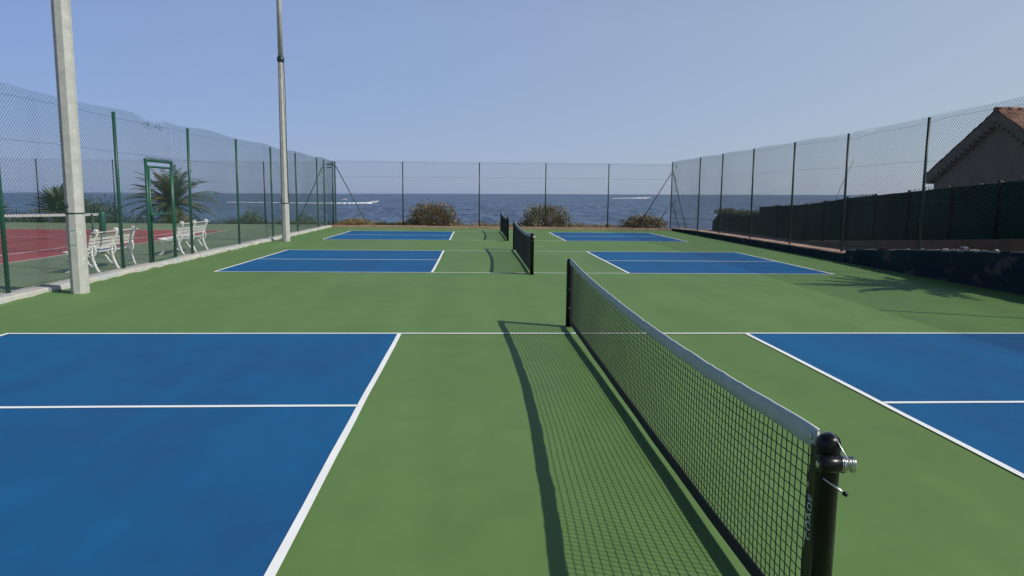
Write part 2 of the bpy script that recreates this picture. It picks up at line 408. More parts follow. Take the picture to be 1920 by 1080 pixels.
# terrace ground behind the right wall
WT = [(-8, 1.3), (5, 1.15), (8, 1.0), (12.1, 0.76), (15.3, 0.56), (17.9, 0.37), (18.3, 0.33)]
q = MB(); ys = [-8+0.5*i for i in range(90)]; vs = []; prof = [(9.9, 0), (10.6, 0.0), (12.0, -0.25), (14.5, -0.35), (40, -0.4)]
rr = random.Random(8)
for y in ys:
    base = lerp_table(WT, y)-0.02 if y < 18.4 else lerp_table([(18.4, 0.2), (24, 0.0), (34, -0.12), (37, -0.3)], y)
    for x, d in prof:
        dd = d if y < 18.4 else d*0.8
        vs.append((x, y, base+dd+rr.uniform(-.02, .02)-(0.0 if y < 18.4 else .02)))
W = len(prof)
q.add(vs, [(j*W+i, j*W+i+1, (j+1)*W+i+1, (j+1)*W+i) for j in range(len(ys)-1) for i in range(W-1)])
tag(q.build('terrace_ground', M['dirt']), kind='structure')

# ================================================================ RIGHT RETAINING WALLS
rr = random.Random(21)
t = thing('retaining_wall', (9.7, 18.3, 0), 'high dark blue wall with flaking paint along the right edge of the courts, below the fence', 'wall')
q = MB(); N = 110; vs = []
for i in range(N+1):
    y = -8+26.3*i/N; z = lerp_table(WT, y)+rr.uniform(-.012, .012); e = rr.uniform(-.012, .012)
    vs += [(9.70+.03, y, -.05), (9.70+e*.3, y, z-.05), (9.74, y, z+rr.uniform(-.008, .004)), (9.95, y, z), (9.97, y, -.05)]
q.add([(a-9.7, b-18.3, c_) for a, b, c_ in vs], [(i*5+k, i*5+k+1, (i+1)*5+k+1, (i+1)*5+k) for i in range(N) for k in range(4)] + [(N*5+4, N*5+3, N*5+2, N*5+1, N*5), (0, 1, 2, 3, 4)])
q.build('wall_face', M['darkwall'], t)
q = MB()
for i in range(N):
    y0 = -8+26.3*i/N; y1 = -8+26.3*(i+1)/N
    if rr.random() < .25: continue
    z0 = lerp_table(WT, y0)+.012; z1 = lerp_table(WT, y1)+.012
    x0 = 9.735+rr.uniform(-.02, .03)
    q.add([(x0-9.7, y0-18.3, z0-.03), (x0-9.7, y1-18.3, z1-.03), (x0-9.7, y1-18.3, z1+rr.uniform(-.006, .008)), (x0-9.7, y0-18.3, z0+rr.uniform(-.006, .008)),
           (.26, y0-18.3, z0-.02), (.26, y1-18.3, z1-.02), (.26, y1-18.3, z1+.004), (.26, y0-18.3, z0+.004)],
          [(3, 2, 1, 0), (4, 5, 6, 7), (3, 7, 6, 2), (0, 3, 7, 4)][:3])
q.build('coping', M['pale_edge'], t)

t = thing('low_wall', (9.7, 18.3, 0), 'low dark wall with sunlit pink concrete top leading from the high wall to the far right corner', 'wall')
q = MB(); N = 60; vs = []; cp = []
for i in range(N+1):
    y = 18.32+16.7*i/N; z = lerp_table([(18.3, .255), (25, .225), (31, .20), (35, .12)], y)+rr.uniform(-.006, .006)
    a_ = rr.uniform(-.01, .01)
    vs += [(9.70, y, -.05), (9.69, y, z-.035), (10.12, y, z-.035), (10.12, y, -.4)]
    cp += [(9.665+a_, y, z-.033), (9.668+a_, y, z), (10.14, y, z+.003), (10.14, y, z-.033)]
q.add([(a-9.7, b-18.3, c_) for a, b, c_ in vs], [(i*4+k, i*4+k+1, (i+1)*4+k+1, (i+1)*4+k) for i in range(N) for k in range(3)]+[(0, 1, 2, 3), (N*4+3, N*4+2, N*4+1, N*4)])
q.build('wall_face', M['darkwall'], t)
q = MB(); q.add([(a-9.7, b-18.3, c_) for a, b, c_ in cp], [(i*4+k, i*4+k+1, (i+1)*4+k+1, (i+1)*4+k) for i in range(N) for k in range(3)]+[(0, 1, 2, 3), (N*4+3, N*4+2, N*4+1, N*4)])
q.build('coping', M['pink'], t)

# ================================================================ CHAIN-LINK FENCES
def chain_mesh(pa, pb, zb, zt, pitch=0.075, r=0.0024, seed=1, wob=0.012, segl=0.55, bulge=0.02):
    """straight-run chain link: two families of real diagonal wires between pa and pb"""
    A = Vector((pa[0], pa[1], 0)); B = Vector((pb[0], pb[1], 0)); D = (B-A); L = D.length; D.normalize(); Nn = Vector((-D.y, D.x, 0))
    fzb = zb if callable(zb) else (lambda s: zb); fzt = zt if callable(zt) else (lambda s: zt)
    zmin = min(fzb(0), fzb(L/2), fzb(L)); zmax = max(fzt(L*i/40) for i in range(41))
    q = MB(); rnd = random.Random(seed); H = zmax-zmin
    p1, p2, p3 = rnd.uniform(0, 6), rnd.uniform(0, 6), rnd.uniform(0, 6)
    def P(s, z, side):
        g = bulge*math.sin(s*1.7+p1)*math.sin(math.pi*(z-zmin)/H)+wob*.3*math.sin(z*5+s*2.3+p2)
        ds = wob*math.sin(z*3.1+s*.8+p3)
        return A+D*(s+ds)+Nn*(g+side*r)+Vector((0, 0, z+wob*.6*math.sin(s*2.1+p2)))
    for sg in (1, -1):
        s0 = -H if sg == 1 else 0.0
        e = L if sg == 1 else L+H
        s0 = math.floor(s0/pitch)*pitch
        while s0 < e:
            # z range where 0<=s<=L
            if sg == 1: za, zb_ = max(zmin, zmin-s0), min(zmax, zmin+(L-s0))
            else: za, zb_ = max(zmin, zmin+(s0-L)), min(zmax, zmin+s0)
            if zb_-za > 0.02:
                sa = s0+sg*(za-zmin); sb = s0+sg*(zb_-zmin)
                za2 = max(za, fzb(sa)); zb2 = min(zb_, fzt(sb)+rnd.uniform(-.006, .006))
                if zb2-za2 > 0.02:
                    k = max(1, int((zb2-za2)/segl)); pts = []
                    for i in range(k+1):
                        z = za2+(zb2-za2)*i/k; pts.append(P(s0+sg*(z-zmin), z, sg))
                    q.tube(pts, r, 3, cap=False, smooth=False)
            s0 += pitch
    return q

def line_wires(pa, pb, zs, r=0.0022, seed=1, sag=0.03, q=None, off=0.0):
    q = q or MB(); A = Vector((pa[0], pa[1], 0)); B = Vector((pb[0], pb[1], 0)); rnd = random.Random(seed); L = (B-A).length
    D = (B-A).normalized(); Nn = Vector((-D.y, D.x, 0))*off
    for z in zs:
        k = max(2, int(L/0.9)); ph = rnd.uniform(0, 6)
        f = z if callable(z) else (lambda s, z=z: z)
        q.tube([A.lerp(B, i/k)+Nn+Vector((0, 0, f(L*i/k)-sag*abs(math.sin(i*0.9*math.pi/3.75+ph)))) for i in range(k+1)], r, 4, cap=False)
    return q

def post_mb(x, y, z0, z1, r=0.032, lean=(0, 0)):
    q = MB(); q.tube([(x, y, z0), (x+lean[0], y+lean[1], z1)], r, 12)
    q.lathe([(r+.004, 0), (r+.004, .02), (r*.5, .032)], (x+lean[0], y+lean[1], z1-.002), 12); return q

# ---- left fence
LX = -7.25
tL = thing('chain_link_fence', (0, 0, 0), 'green chain link fence with torn top edge on the pale left kerb', 'fence')
lp = [7.7, 11.5, 15.22, 18.9, 22.65, 26.4, 30.05, 34.0, 35.5, 38.3]
rr = random.Random(4)
for y in lp: post_mb(LX, y, 0.02, 3.23, 0.034, (rr.uniform(-.02, .02), rr.uniform(-.02, .02))).build('post', M['post_green'], tL)
def topL(s):     # s measured from y=6
    y = 6+s; z = 3.30+.025*math.sin(y*1.3)
    if 16.0 < y < 17.6: z -= .10*math.sin((y-16.0)/1.6*math.pi)+.04*math.sin(y*31)
    return z
def wobL(y): return 3.30
GY0, GY1, GZ = 16.50, 17.86, 2.36
q = chain_mesh((LX+.03, 6), (LX+.03, GY0-.03), 0.09, lambda s: topL(s), seed=1)
q2 = chain_mesh((LX+.03, GY0-.03), (LX+.03, GY1+.03), GZ-.06, lambda s: topL(s+GY0-.03-6), seed=2)
q3 = chain_mesh((LX+.03, GY1+.03), (LX+.03, 38.3), 0.09, lambda s: topL(s+GY1+.03-6), seed=3)
q.add(q2.v, q2.f); q.add(q3.v, q3.f)
# tangled torn strands at the ragged spot
for i in range(16):
    y = rr.uniform(16.4, 17.3); z = 3.10+rr.uniform(-.03, .05)
    pts = [(LX+.03+rr.uniform(-.05, .05), y+rr.uniform(-.08, .08), z+rr.uniform(-.03, .06)) for _ in range(4)]
    q.tube(pts, .003, 3, cap=False)
q.build('wire_mesh', M['wire_green'], tL)
q = line_wires((LX+.045, 6), (LX+.045, GY0), [0.16, 0.9, 1.66, 2.48, 3.16], seed=3)
line_wires((LX+.045, GY1), (LX+.045, 38.3), [0.16, 0.9, 1.66, 2.48, 3.16], seed=4, q=q)
line_wires((LX+.045, GY0), (LX+.045, GY1), [2.48, 3.16], seed=5, q=q)
q.build('line_wires', M['wire_dark'], tL)
q = MB(); q.tube([(LX+.02, 35.5, 2.92), (LX+.02, 35.2, 2.90), (LX+.02, 34.7, 2.70), (LX+.02, 30.6, .72), (LX+.02, 30.1, .30)], .022, 8); q.build('brace', M['post_dark'], tL)

# ---- gate
tG = thing('gate', (LX, GY0, 0), 'green tubular steel gate with open mesh in the left fence, beside the white bench', 'gate')
def loc(pts): return [(x-LX, y-GY0, z) for x, y, z in pts]
q = MB()
q.tube(loc([(LX, GY0, 0.0), (LX, GY0, GZ)]), .034, 12); q.tube(loc([(LX, GY1, 0.0), (LX, GY1, GZ)]), .034, 12)
q.tube(loc([(LX, GY0-.03, GZ), (LX, GY1+.03, GZ)]), .034, 12); q.build('gate_frame', M['post_green'], tG)
q = MB(); gx = LX+.02
q.tube(loc([(gx, GY0+.085, .10), (gx, GY0+.085, GZ-.14)]), .026, 10); q.tube(loc([(gx, GY1-.085, .10), (gx, GY1-.085, GZ-.14)]), .026, 10)
q.tube(loc([(gx, GY0+.06, GZ-.14), (gx, GY1-.06, GZ-.14)]), .026, 10); q.tube(loc([(gx, GY0+.06, 1.16), (gx, GY1-.06, 1.16)]), .024, 10)
q.tube(loc([(gx, GY0+.06, .10), (gx, GY1-.06, .10)]), .024, 10); q.build('gate_leaf', M['post_green'], tG)
q = chain_mesh((gx-LX, .10), (gx-LX, GY1-GY0-.10), .12, GZ-.16, seed=9, r=.0014)
q.build('wire_mesh', M['wire_green'], tG)
q = MB(); q.box(.03, .06, .06, .10, 1.0, 1.14); q.tube([(.045, .08, 1.08), (.10, .08, 1.08), (.10, .20, 1.08)], .008, 8); q.build('handle', M['post_dark'], tG)
q = MB(); rr2 = random.Random(9); k_ = 150
q.tube([(.02*math.cos(i*.9)+rr2.uniform(-.012, .012), (GY1-GY0)*i/k_, GZ+.045+.022*math.sin(i*.9)+rr2.uniform(-.012, .018)) for i in range(k_+1)], .0035, 4, cap=False)
q.build('mesh_trimmings', M['wire_green'], tG)

# ---- back fence of the blue courts
tB = thing('chain_link_fence', (0, 0, 0), 'thin dark chain link fence across the far end of the blue courts', 'fence')
BA = (-7.22, 36.25); BB = (9.82, 35.75)
def onB(x): return BA[1]+(x-BA[0])*(BB[1]-BA[1])/(BB[0]-BA[0])
for x in (-6.98, -3.53, 0.25, 3.54, 6.67): post_mb(x, onB(x), -.1, 3.19, .028).build('post', M['post_dark'], tB)
chain_mesh(BA, BB, .02, 3.27, seed=12, r=.0019, segl=1.2).build('wire_mesh', M['wire_dark'], tB)
line_wires(BA, BB, [.1, .9, 1.7, 2.5, 3.2], seed=13, r=.003, off=-.02).build('line_wires', M['wire_dark'], tB)
q = MB(); q.tube([(-7.25, 36.1, 3.04), (-6.95, 36.05, 3.06), (-6.75, 36.0, 2.94), (-5.35, 35.98, .30), (-5.26, 35.98, .12), (-5.26, 35.98, -.05)], .024, 8); q.build('brace', M['post_dark'], tB)
q = MB(); q.tube([(-7.25, 36.2, 2.9), (-7.0, 36.2, 2.92), (-6.98, 36.3, 2.9)], .02, 8); q.build('brace', M['post_dark'], tB)

# ---- right fence
RX = 9.83
tR = thing('chain_link_fence', (0, 0, 0), 'dark chain link fence standing on the right walls', 'fence')
def wtop(y): return lerp_table(WT, y) if y < 18.3 else lerp_table([(18.3, .255), (25, .225), (31, .20), (35, .12)], y)
rp = [2.6, 5.75, 8.9, 12.1, 15.42, 18.75, 21.95, 25.2, 28.45, 31.3]
for y in rp: post_mb(RX, y, wtop(y)-.03, 3.33+max(0, (18-y))*.028, .03, (rr.uniform(-.02, .02), rr.uniform(-.03, .03))).build('post', M['post_dark'], tR)
post_mb(RX, 35.75, -.05, 3.32, .03).build('post', M['post_dark'], tR)
def topR(s):
    y = 0+s; z = 3.36+max(0, (18-y))*.028+.012*math.sin(y*1.9)
    if 18.0 < y < 18.5: z -= .06
    return z
chain_mesh((RX-.035, 0), (RX-.035, 35.75), lambda s: wtop(s)+.01, topR, seed=22, r=.0027).build('wire_mesh', M['wire_dark'], tR)
line_wires((RX-.05, 0), (RX-.05, 35.75), [lambda s: wtop(s)+.1, 1.66, 2.5, lambda s: topR(s)-.10], seed=23).build('line_wires', M['wire_dark'], tR)
for pts in ([(RX, 35.7, 2.88), (RX-1.78, 35.55, .0)], [(RX, 35.7, 1.38), (RX-.85, 35.55, .0)],
            [(RX, 35.6, 2.88), (RX+.02, 33.1, .14)], [(RX, 35.6, 1.38), (RX+.02, 34.2, .14)]):
    q = MB(); q.tube(pts, .021, 8); q.build('brace', M['post_dark'], tR)
for z in (.4, .9, 1.4, 1.95, 2.5, 3.1):
    q = MB(); q.lathe([(.022, -.05), (.03, -.03), (.03, .03), (.022, .05)], (RX-.02, 35.0, z), 8, ax='Y'); q.build('wire_tensioner', M['post_dark'], tR)

# ---- tennis court back fence
tT = thing('chain_link_fence', (0, 0, 0), 'green chain link fence behind the red tennis court, in front of the palms', 'fence')
for i in range(9):
    x = -10.95-3.8*i+.05
    post_mb(x, 38.35, -.1, 3.22, .028).build('post', M['post_dark'], tT)
chain_mesh((-42, 38.35), (-7.3, 38.35), .0, 3.27, seed=32, r=.0018, segl=1.6).build('wire_mesh', M['wire_green'], tT)
line_wires((-42, 38.35), (-7.3, 38.35), [.1, 1.2, 2.2, 3.2], seed=33, r=.0025, off=-.02).build('line_wires', M['wire_dark'], tT)

# ================================================================ PICKLEBALL NETS
NT = [(2.42, .872), (2.73, .856), (3.07, .840), (3.86, .814), (4.42, .800), (5.16, .790), (6.18, .792), (7.7, .825), (9.06, .888)]
NBt = [(2.42, .078), (2.86, .068), (3.5, .062), (4.33, .058), (5.43, .060), (6.9, .068), (8.5, .084), (9.06, .086)]
def smooth_tab(tab, y):
    return (lerp_table(tab, y-.35)+lerp_table(tab, y-.15)+lerp_table(tab, y)*2+lerp_table(tab, y+.15)+lerp_table(tab, y+.35))/6
NP0, NP1 = 2.335, 9.11; Y0 = NP0
NE0, NE1 = 2.425, 9.055
def net_top(y): return smooth_tab(NT, y)+.0012*math.sin(y*5.1)+.0006*math.sin(y*23)
def net_bot(y): return smooth_tab(NBt, y)
def make_net(label, group):
    root = thing('pickleball_net', (1.225, NP0, 0), label, 'net', group)
    rnd = random.Random(77); BH = .076
    def nx(y, z): return .006*math.sin(y*1.3)*math.sin((z)*3)+.0012*math.sin(y*5+z*4)
    # mesh
    q = MB(); nrow = 17; ncol = int((NE1-NE0)/.0445)
    def node(i, j):
        y = NE0+(NE1-NE0)*i/ncol; t_ = net_top(y)-BH+.004; b_ = net_bot(y)+.02; z = t_+(b_-t_)*j/nrow
        yy = y+.0015*math.sin(i*1.7+j*.6)+.006*math.sin(j/nrow*math.pi)*math.sin(i*.21)
        return (nx(y, z)+.0008*(1 if (i+j) % 2 else -1), yy-Y0, z+.0007*math.sin(i*2.1+j*1.3))
    for i in range(ncol+1): q.tube([node(i, j) for j in range(nrow+1)], .0025, 4, cap=False)
    for j in range(nrow+1): q.tube([node(i, j) for i in range(ncol+1)], .0025, 4, cap=False)
    q.build('net_mesh', M['cord'], root)
    # headband: folded canvas over the cable, stitched lower edge
    q = MB(); k = 220; pr = []
    for i in range(k+1):
        y = NE0-.012+(NE1-NE0+.012)*i/k; zt = net_top(y); e = .0012*math.sin(i*.9)+.0012*rnd.uniform(-1, 1); zt += .0016*rnd.uniform(-1, 1)-(.005 if i in (40, 41, 88, 133, 134, 170) else 0); bb = BH+.002*math.sin(i*.35)
        x = nx(y, zt-.04); yy = y-Y0
        pr.append([(x-.0045+e, yy, zt-bb), (x-.0065-e, yy, zt-bb*.5), (x-.0065, yy, zt-.012), (x-.003, yy, zt-.001), (x+.003, yy, zt-.001), (x+.0065, yy, zt-.012), (x+.0065+e, yy, zt-bb*.5), (x+.0045, yy, zt-bb)])
    vs = [p for r_ in pr for p in r_]
    q.add(vs, [(i*8+a, i*8+(a+1) % 8, (i+1)*8+(a+1) % 8, (i+1)*8+a) for i in range(k) for a in range(8)]+[tuple(range(7, -1, -1)), tuple(k*8+a for a in range(8))], 0, True)
    hb = q.build('headband', M['canvas'], root)
    q = MB(); q.tube([((r_[3][0]+r_[4][0])/2+.002, r_[3][1], r_[3][2]+.0005) for r_ in pr[::2]], .0042, 6); q.build('sunlit_edge', M['band_and_sunlit_edge'], hb)  # white tube added along the canvas top, standing for its sunlit edge
    q = MB()
    q.lathe([(.005, -.004), (.012, -.004), (.012, .003)], (-.010, NE0+.020-Y0, net_top(NE0)-.035), 12, ax='X'); q.build('eyelet', M['steel'], hb)
    # bottom and side webbing
    q = MB()
    vs = []
    for i in range(k+1):
        y = NE0+(NE1-NE0)*i/k; z = net_bot(y); x = nx(y, z); yy = y-Y0
        vs += [(x-.004, yy, z-.035), (x-.004, yy, z+.035), (x+.004, yy, z+.035), (x+.004, yy, z-.035)]
    q.add(vs, [(i*4+a, i*4+(a+1) % 4, (i+1)*4+(a+1) % 4, (i+1)*4+a) for i in range(k) for a in range(4)]+[(3, 2, 1, 0), (k*4, k*4+1, k*4+2, k*4+3)])
    q.build('bottom_band', M['black_cloth'], root)
    for (ya, sgn) in ((NE0, -1), (NE1, 1)):
        q = MB(); m_ = 14; vs = []; t_ = net_top(ya)-BH; b_ = net_bot(ya)-.02
        for i in range(m_+1):
            z = b_+(t_-b_)*i/m_; w2 = .030+.009*math.cos(i*1.15)
            vs += [(-.004, ya-Y0-w2*1.0+.004, z), (-.004, ya-Y0+w2, z), (.004, ya-Y0+w2, z), (.004, ya-Y0-w2*1.0+.004, z)]
        q.add(vs, [(i*4+a, i*4+(a+1) % 4, (i+1)*4+(a+1) % 4, (i+1)*4+a) for i in range(m_) for a in range(4)]+[(3, 2, 1, 0), (m_*4, m_*4+1, m_*4+2, m_*4+3)])
        sb = q.build('side_band', M['black_cloth'], root)
        for z in (.648, .49, .25):
            q = MB(); q.lathe([(.0055, -.0085), (.0135, -.0085), (.0135, -.0045), (.0055, -.0045)], (0, ya-Y0-sgn*.016, z), 14, ax='X'); q.build('eyelet', M['steel'], sb)
            q = MB(); q.tube([(-.008, ya-Y0, z), (-.012, ya-Y0+sgn*.03, z+.006), (-.006, ya-Y0+sgn*.062, z+.003)], .0022, 6); q.build('lacing', M['cord'], sb)
    # posts
    for (yp, s) in ((NP0, -1), (NP1, 1)):
        y = yp-Y0; r = .041
        q = MB(); q.lathe([(r, 0), (r, .840), (r*.97, .852), (r*.86, .864), (r*.66, .873), (r*.38, .878), (r*.08, .880)], (0, y, 0), 28)
        q.lathe([(r+.022, .0005), (r+.022, .006), (r+.006, .010)], (0, y, 0), 28)
        q.build('post', M['black'], root)
        q = MB(); q.box(-.0215, -.0165, y-s*.058-.022, y-s*.058+.022, .10, .815); q.build('lacing_bar', M['black'], root)
        if s == -1:
            # winch boss across the post, cable spool with coils, crank lever
            q = MB(); q.lathe([(.026, -.058), (.030, -.054), (.030, .010), (.026, .014)], (0.000, y-.052, .790), 24, ax='X'); bo = q.build('winch', M['black'], root)
            q = MB(); q.lathe([(.011, -.0615), (.012, -.0585), (.006, -.058)], (0.000, y-.052, .790), 12, ax='X'); q.build('bolt', M['steel'], bo)
            q = MB(); q.lathe([(.017, .012), (.017, .064)], (0, y-.052, .790), 20, ax='X')
            pts = []
            for i in range(8*14):
                a = i*2*math.pi/14; u_ = i/(8*14); rad = .0245+.004*math.sin(u_*7)+.002*math.sin(i*.37)
                pts.append((.014+.048*u_+.002*math.sin(i*.5), y-.052+rad*math.cos(a), .790+rad*math.sin(a)))
            q.tube(pts, .0024, 6); q.build('cable_coil', M['steel'], bo)
            q = MB(); q.tube([(.0, NE0-Y0-.01, net_top(NE0)-.004), (.002, y+.025, .876), (.006, y, .8825), (.012, y-.022, .874), (.020, y-.045, .846), (.032, y-.076, .815), (.034, y-.078, .790)], .0022, 6); q.build('cable', M['steel'], root)
            q = MB(); q.tube([(-.025, y-.030, .730), (-.002, y-.062, .716), (.018, y-.092, .702)], .0042, 10); lv = q.build('crank_lever', M['steel'], root)
            q = MB(); q.tube([(.016, y-.089, .703), (.025, y-.100, .698)], .0072, 12); q.build('lever_tip', M['black'], lv)
            # printed letters running up the lacing bar
            cu = bpy.data.curves.new('lettering', 'FONT'); cu.body = 'COADE'; cu.size = .046; cu.extrude = .0004; cu.space_character = 1.12; cu.offset = -.0003
            to = bpy.data.objects.new('tmp', cu); col.objects.link(to)
            me = bpy.data.meshes.new_from_object(to.evaluated_get(bpy.context.evaluated_depsgraph_get()))
            bpy.data.objects.remove(to)
            me.materials.append(M['letter']); lo = bpy.data.objects.new('lettering', me); col.objects.link(lo); lo.parent = root
            # text x -> +z, text y(up) -> +y (towards the net), normal -> -x
            lo.matrix_local = Matrix(((0, 0, -1, -.0222), (0, 1, 0, 0), (1, 0, 0, 0), (0, 0, 0, 1))) @ Matrix.Identity(4)
            lo.matrix_local = Matrix(((0, 0, -1, -.0225), (0, 1, 0, y+.043), (1, 0, 0, .462), (0, 0, 0, 1)))
        else:
            q = MB(); q.lathe([(.012, -.03), (.012, .03)], (0, y+.042, .86), 12, ax='X'); q.build('cable_hook', M['steel'], root)
            q = MB(); q.tube([(0, NE1-Y0, net_top(NE1)-.004), (.004, y-.03, .877), (.004, y, .8825), (.002, y+.04, .84)], .0022, 6); q.build('cable', M['steel'], root)
    return root
GN = 'nets on the three blue pickleball courts'
net1 = make_net('nearest black net with grey canvas band and a silver cable winch on its close post', GN)
net2 = copy_tree(net1); net2.location = (1.225, 15.16, 0); net2.scale = (1, 1.01, 1)
tag(net2, 'black net on the middle court, seen nearly end-on between the other two nets')
net3 = copy_tree(net1); net3.location = (1.225, 26.25, 0); net3.scale = (1, .955, 1)
tag(net3, 'farthest and smallest black net, near the pink back kerb')

# ================================================================ LAMP POLES
def pole(x, y, h, r0, r1, joint, label, bands=True):
    t = thing('lamp_pole', (x, y, 0), label, 'lamp pole', 'concrete poles along the left fence')
    d = math.atan2(-y, -x); q = MB()
    def ring(z, r, n=8): return [(r*math.cos(d+2*math.pi*k/n), r*math.sin(d+2*math.pi*k/n), z) for k in range(n)]
    zz = [0, joint] if joint else [0, h]
    hs_ = [zz[0]+(zz[1]-zz[0])*i/6 for i in range(7)]; vs = []
    for z in hs_: vs += ring(z, r0+(r1-r0)*z/zz[1])
    q.add(vs, [(i*8+k, i*8+(k+1) % 8, (i+1)*8+(k+1) % 8, (i+1)*8+k) for i in range(6) for k in range(8)]+[tuple(range(7, -1, -1)), tuple(48+k for k in range(8))])
    q.build('shaft', M['concrete'], t, bevel=.003)
    if joint:
        q = MB(); q.lathe([(r1*1.22, joint-.10), (r1*1.30, joint-.06), (r1*1.30, joint+.04), (r1*.95, joint+.08)], (0, 0, 0), 12); q.build('collar', M['post_dark'], t)
        q = MB(); q.lathe([(r1*.93, joint+.06), (r1*.80, h)], (0, 0, 0), 16); q.build('upper_shaft', M['concrete'], t)
        q = MB(); q.tube([(r1*1.2, -.06, joint-.05), (r1*1.45, -.08, joint-1.0), (r1*1.35, -.06, joint-2.5), (r0*.98, -.05, 1.6), (r0*1.06, -.05, 1.3)], .012, 6); q.build('cable', M['black'], t)
    if bands:
        q = MB(); z = 1.30; r = r0*1.02
        vs = ring(z, r)+ring(z+.022, r); q.add(vs, [(k, (k+1) % 8, 8+(k+1) % 8, 8+k) for k in range(8)])
        vs = ring(z, r-.012)+ring(z+.022, r-.012); q.add([*ring(z+.022, r), *ring(z+.022, r-.02)], [(k, (k+1) % 8, 8+(k+1) % 8, 8+k) for k in range(8)])
        c_, s_ = math.cos(d-.75), math.sin(d-.75)
        q.tube([(c_*r, s_*r, z), (c_*(r+.05), s_*(r+.05), z+.02), (c_*(r+.05), s_*(r+.05), z+.09), (c_*r, s_*r, z+.16)], .012, 6)
        q.lathe([(.022, -.03), (.022, .03)], (c_*(r+.03), s_*(r+.03), z+.12), 10, ax='Y'); q.build('clamp', M['post_dark'], t)
        for (za, zb_, sk) in ((1.02, 1.06, .02), (.82, .86, -.015)):
            q = MB(); a0 = ring(za, r+.004); a1 = ring(zb_, r+.004)
            sel = [6, 7, 0]
            vs = []
            for ii, k in enumerate(sel): vs += [(a0[k][0], a0[k][1], za+sk*ii*.6), (a1[k][0], a1[k][1], zb_+sk*ii*.6)]
            q.add(vs, [(2*i, 2*i+2, 2*i+3, 2*i+1) for i in range(len(sel)-1)]); q.build('old_tape', M['canvas'], t)
    return t
pole(-6.49, 12.12, 9.5, .137, .130, None, 'thick eight-sided concrete pole nearest the camera, in front of the first white bench')
pole(-6.48, 25.2, 10.5, .135, .092, 6.1, 'slender farther pole with a dark collar halfway up and a cable down its side')

# ================================================================ BENCHES
def bench(y, label):
    t = thing('park_bench', (-8.02, y, 0), label, 'bench', 'white benches by the left fence')
    def fr(yy):
        q = MB()
        def arc(pts, r): q.tube(catmull([(x, yy, z) for x, z in pts], 5), r, 6)
        arc([(.33, .0), (.27, .10), (.21, .28), (.20, .44), (.24, .60), (.31, .76), (.335, .84), (.30, .875), (.265, .85)], .029)   # rear leg and back scroll
        arc([(-.30, .0), (-.22, .08), (-.19, .20), (-.22, .32), (-.29, .39), (-.24, .425), (-.05, .40), (.12, .395), (.21, .44)], .029)  # front leg and seat rail
        arc([(-.19, .22), (-.08, .32), (.05, .30), (.15, .16), (.24, .12)], .022)
        arc([(.20, .30), (.10, .36), (.02, .37)], .019)
        arc([(.21, .30), (.28, .42), (.25, .55), (.20, .50)], .018)
        q.box(-.345, -.275, yy-.022, yy+.022, 0, .018); q.box(.295, .365, yy-.022, yy+.022, 0, .018)
        return q
    for yy in (-.82, 0, .82): fr(yy).build('iron_frame', M['bench'], t)
    q = MB()
    for k in range(6):
        x = -.275+.078*k; z = .425-.006*k-.02*math.sin(k/5*math.pi); q.box(x-.028, x+.028, -.97, .97, z-.0, z+.020)
    q.build('seat', M['bench'], t, bevel=.004)
    q = MB()
    for k in range(4):
        z = .515+.072*k; x = .195+.36*(z-.44)**1.2*.75+.0
        q.add([(x-.012, -.97, z), (x+.006, -.97, z), (x+.022, -.97, z+.054), (x+.004, -.97, z+.054), (x-.012, .97, z), (x+.006, .97, z), (x+.022, .97, z+.054), (x+.004, .97, z+.054)],
              [(0, 1, 2, 3), (7, 6, 5, 4), (0, 4, 5, 1), (1, 5, 6, 2), (2, 6, 7, 3), (3, 7, 4, 0)])
    q.box(.285, .345, -.98, .98, .815, .838)
    q.build('backrest', M['bench'], t, bevel=.003)
    return t
def catmull(p, k):
    p = [Vector(a) for a in p]; r = []
    for i in range(len(p)-1):
        a = p[max(i-1, 0)]; b = p[i]; c = p[i+1]; d = p[min(i+2, len(p)-1)]
        for j in range(k):
            t = j/k; r.append(.5*((2*b)+(c-a)*t+(2*a-5*b+4*c-d)*t*t+(3*b-a-3*c+d)*t**3))
    r.append(p[-1]); return r
b1 = bench(15.95, 'white slatted bench half hidden behind the thick concrete pole')
b2 = copy_tree(b1); b2.location.y = 20.35
tag(b2, 'white slatted bench beside the green gate, farther along the fence')
b2.rotation_euler.z = R(-1)

# ================================================================ TENNIS NET
t = thing('tennis_net', (-10.1, TN, 0), 'long tennis net with white top band across the red court', 'net')
def tz(s): return 1.07-.155*min(1, s/6.4) if s < 6.4 else .915+.155*(s-6.4)/6.4
q = MB(); nc = 260
for i in range(0, nc+1):
    x = -.1-12.5*i/nc; q.tube([(x, 0, .04), (x, 0, tz(-x)-.06)], .002, 3, cap=False)
for j in range(20):
    f = j/19; q.tube([(-.1-12.5*i/16, 0, .04+(tz(.1+12.5*i/16)-.10)*f) for i in range(17)], .002, 3, cap=False)
q.build('net_mesh', M['cord'], t)
q = MB(); N = 40; vs = []
for i in range(N+1):
    x = -.1-12.5*i/N; z = tz(-x); vs += [(x, -.008, z-.07), (x, -.008, z), (x, .008, z), (x, .008, z-.07)]
q.add(vs, [(i*4+a, i*4+(a+1) % 4, (i+1)*4+(a+1) % 4, (i+1)*4+a) for i in range(N) for a in range(4)]+[(3, 2, 1, 0), (N*4, N*4+1, N*4+2, N*4+3)])
q.build('headband', M['band_and_sunlit_edge'], t)
for x in (0, -12.8):
    q = MB(); q.lathe([(.075, 0), (.075, 1.07), (.06, 1.10), (.02, 1.115)], (x, 0, 0), 16); q.tube([(x-.09, 0, 0), (x-.09, 0, 1.05)], .012, 6); q.build('post', M['post_green'], t)
q = MB(); q.tube([(-.27, 0, 0), (-.27, 0, 1.04)], .03, 10); q.build('net_stick', M['post_dark'], t)

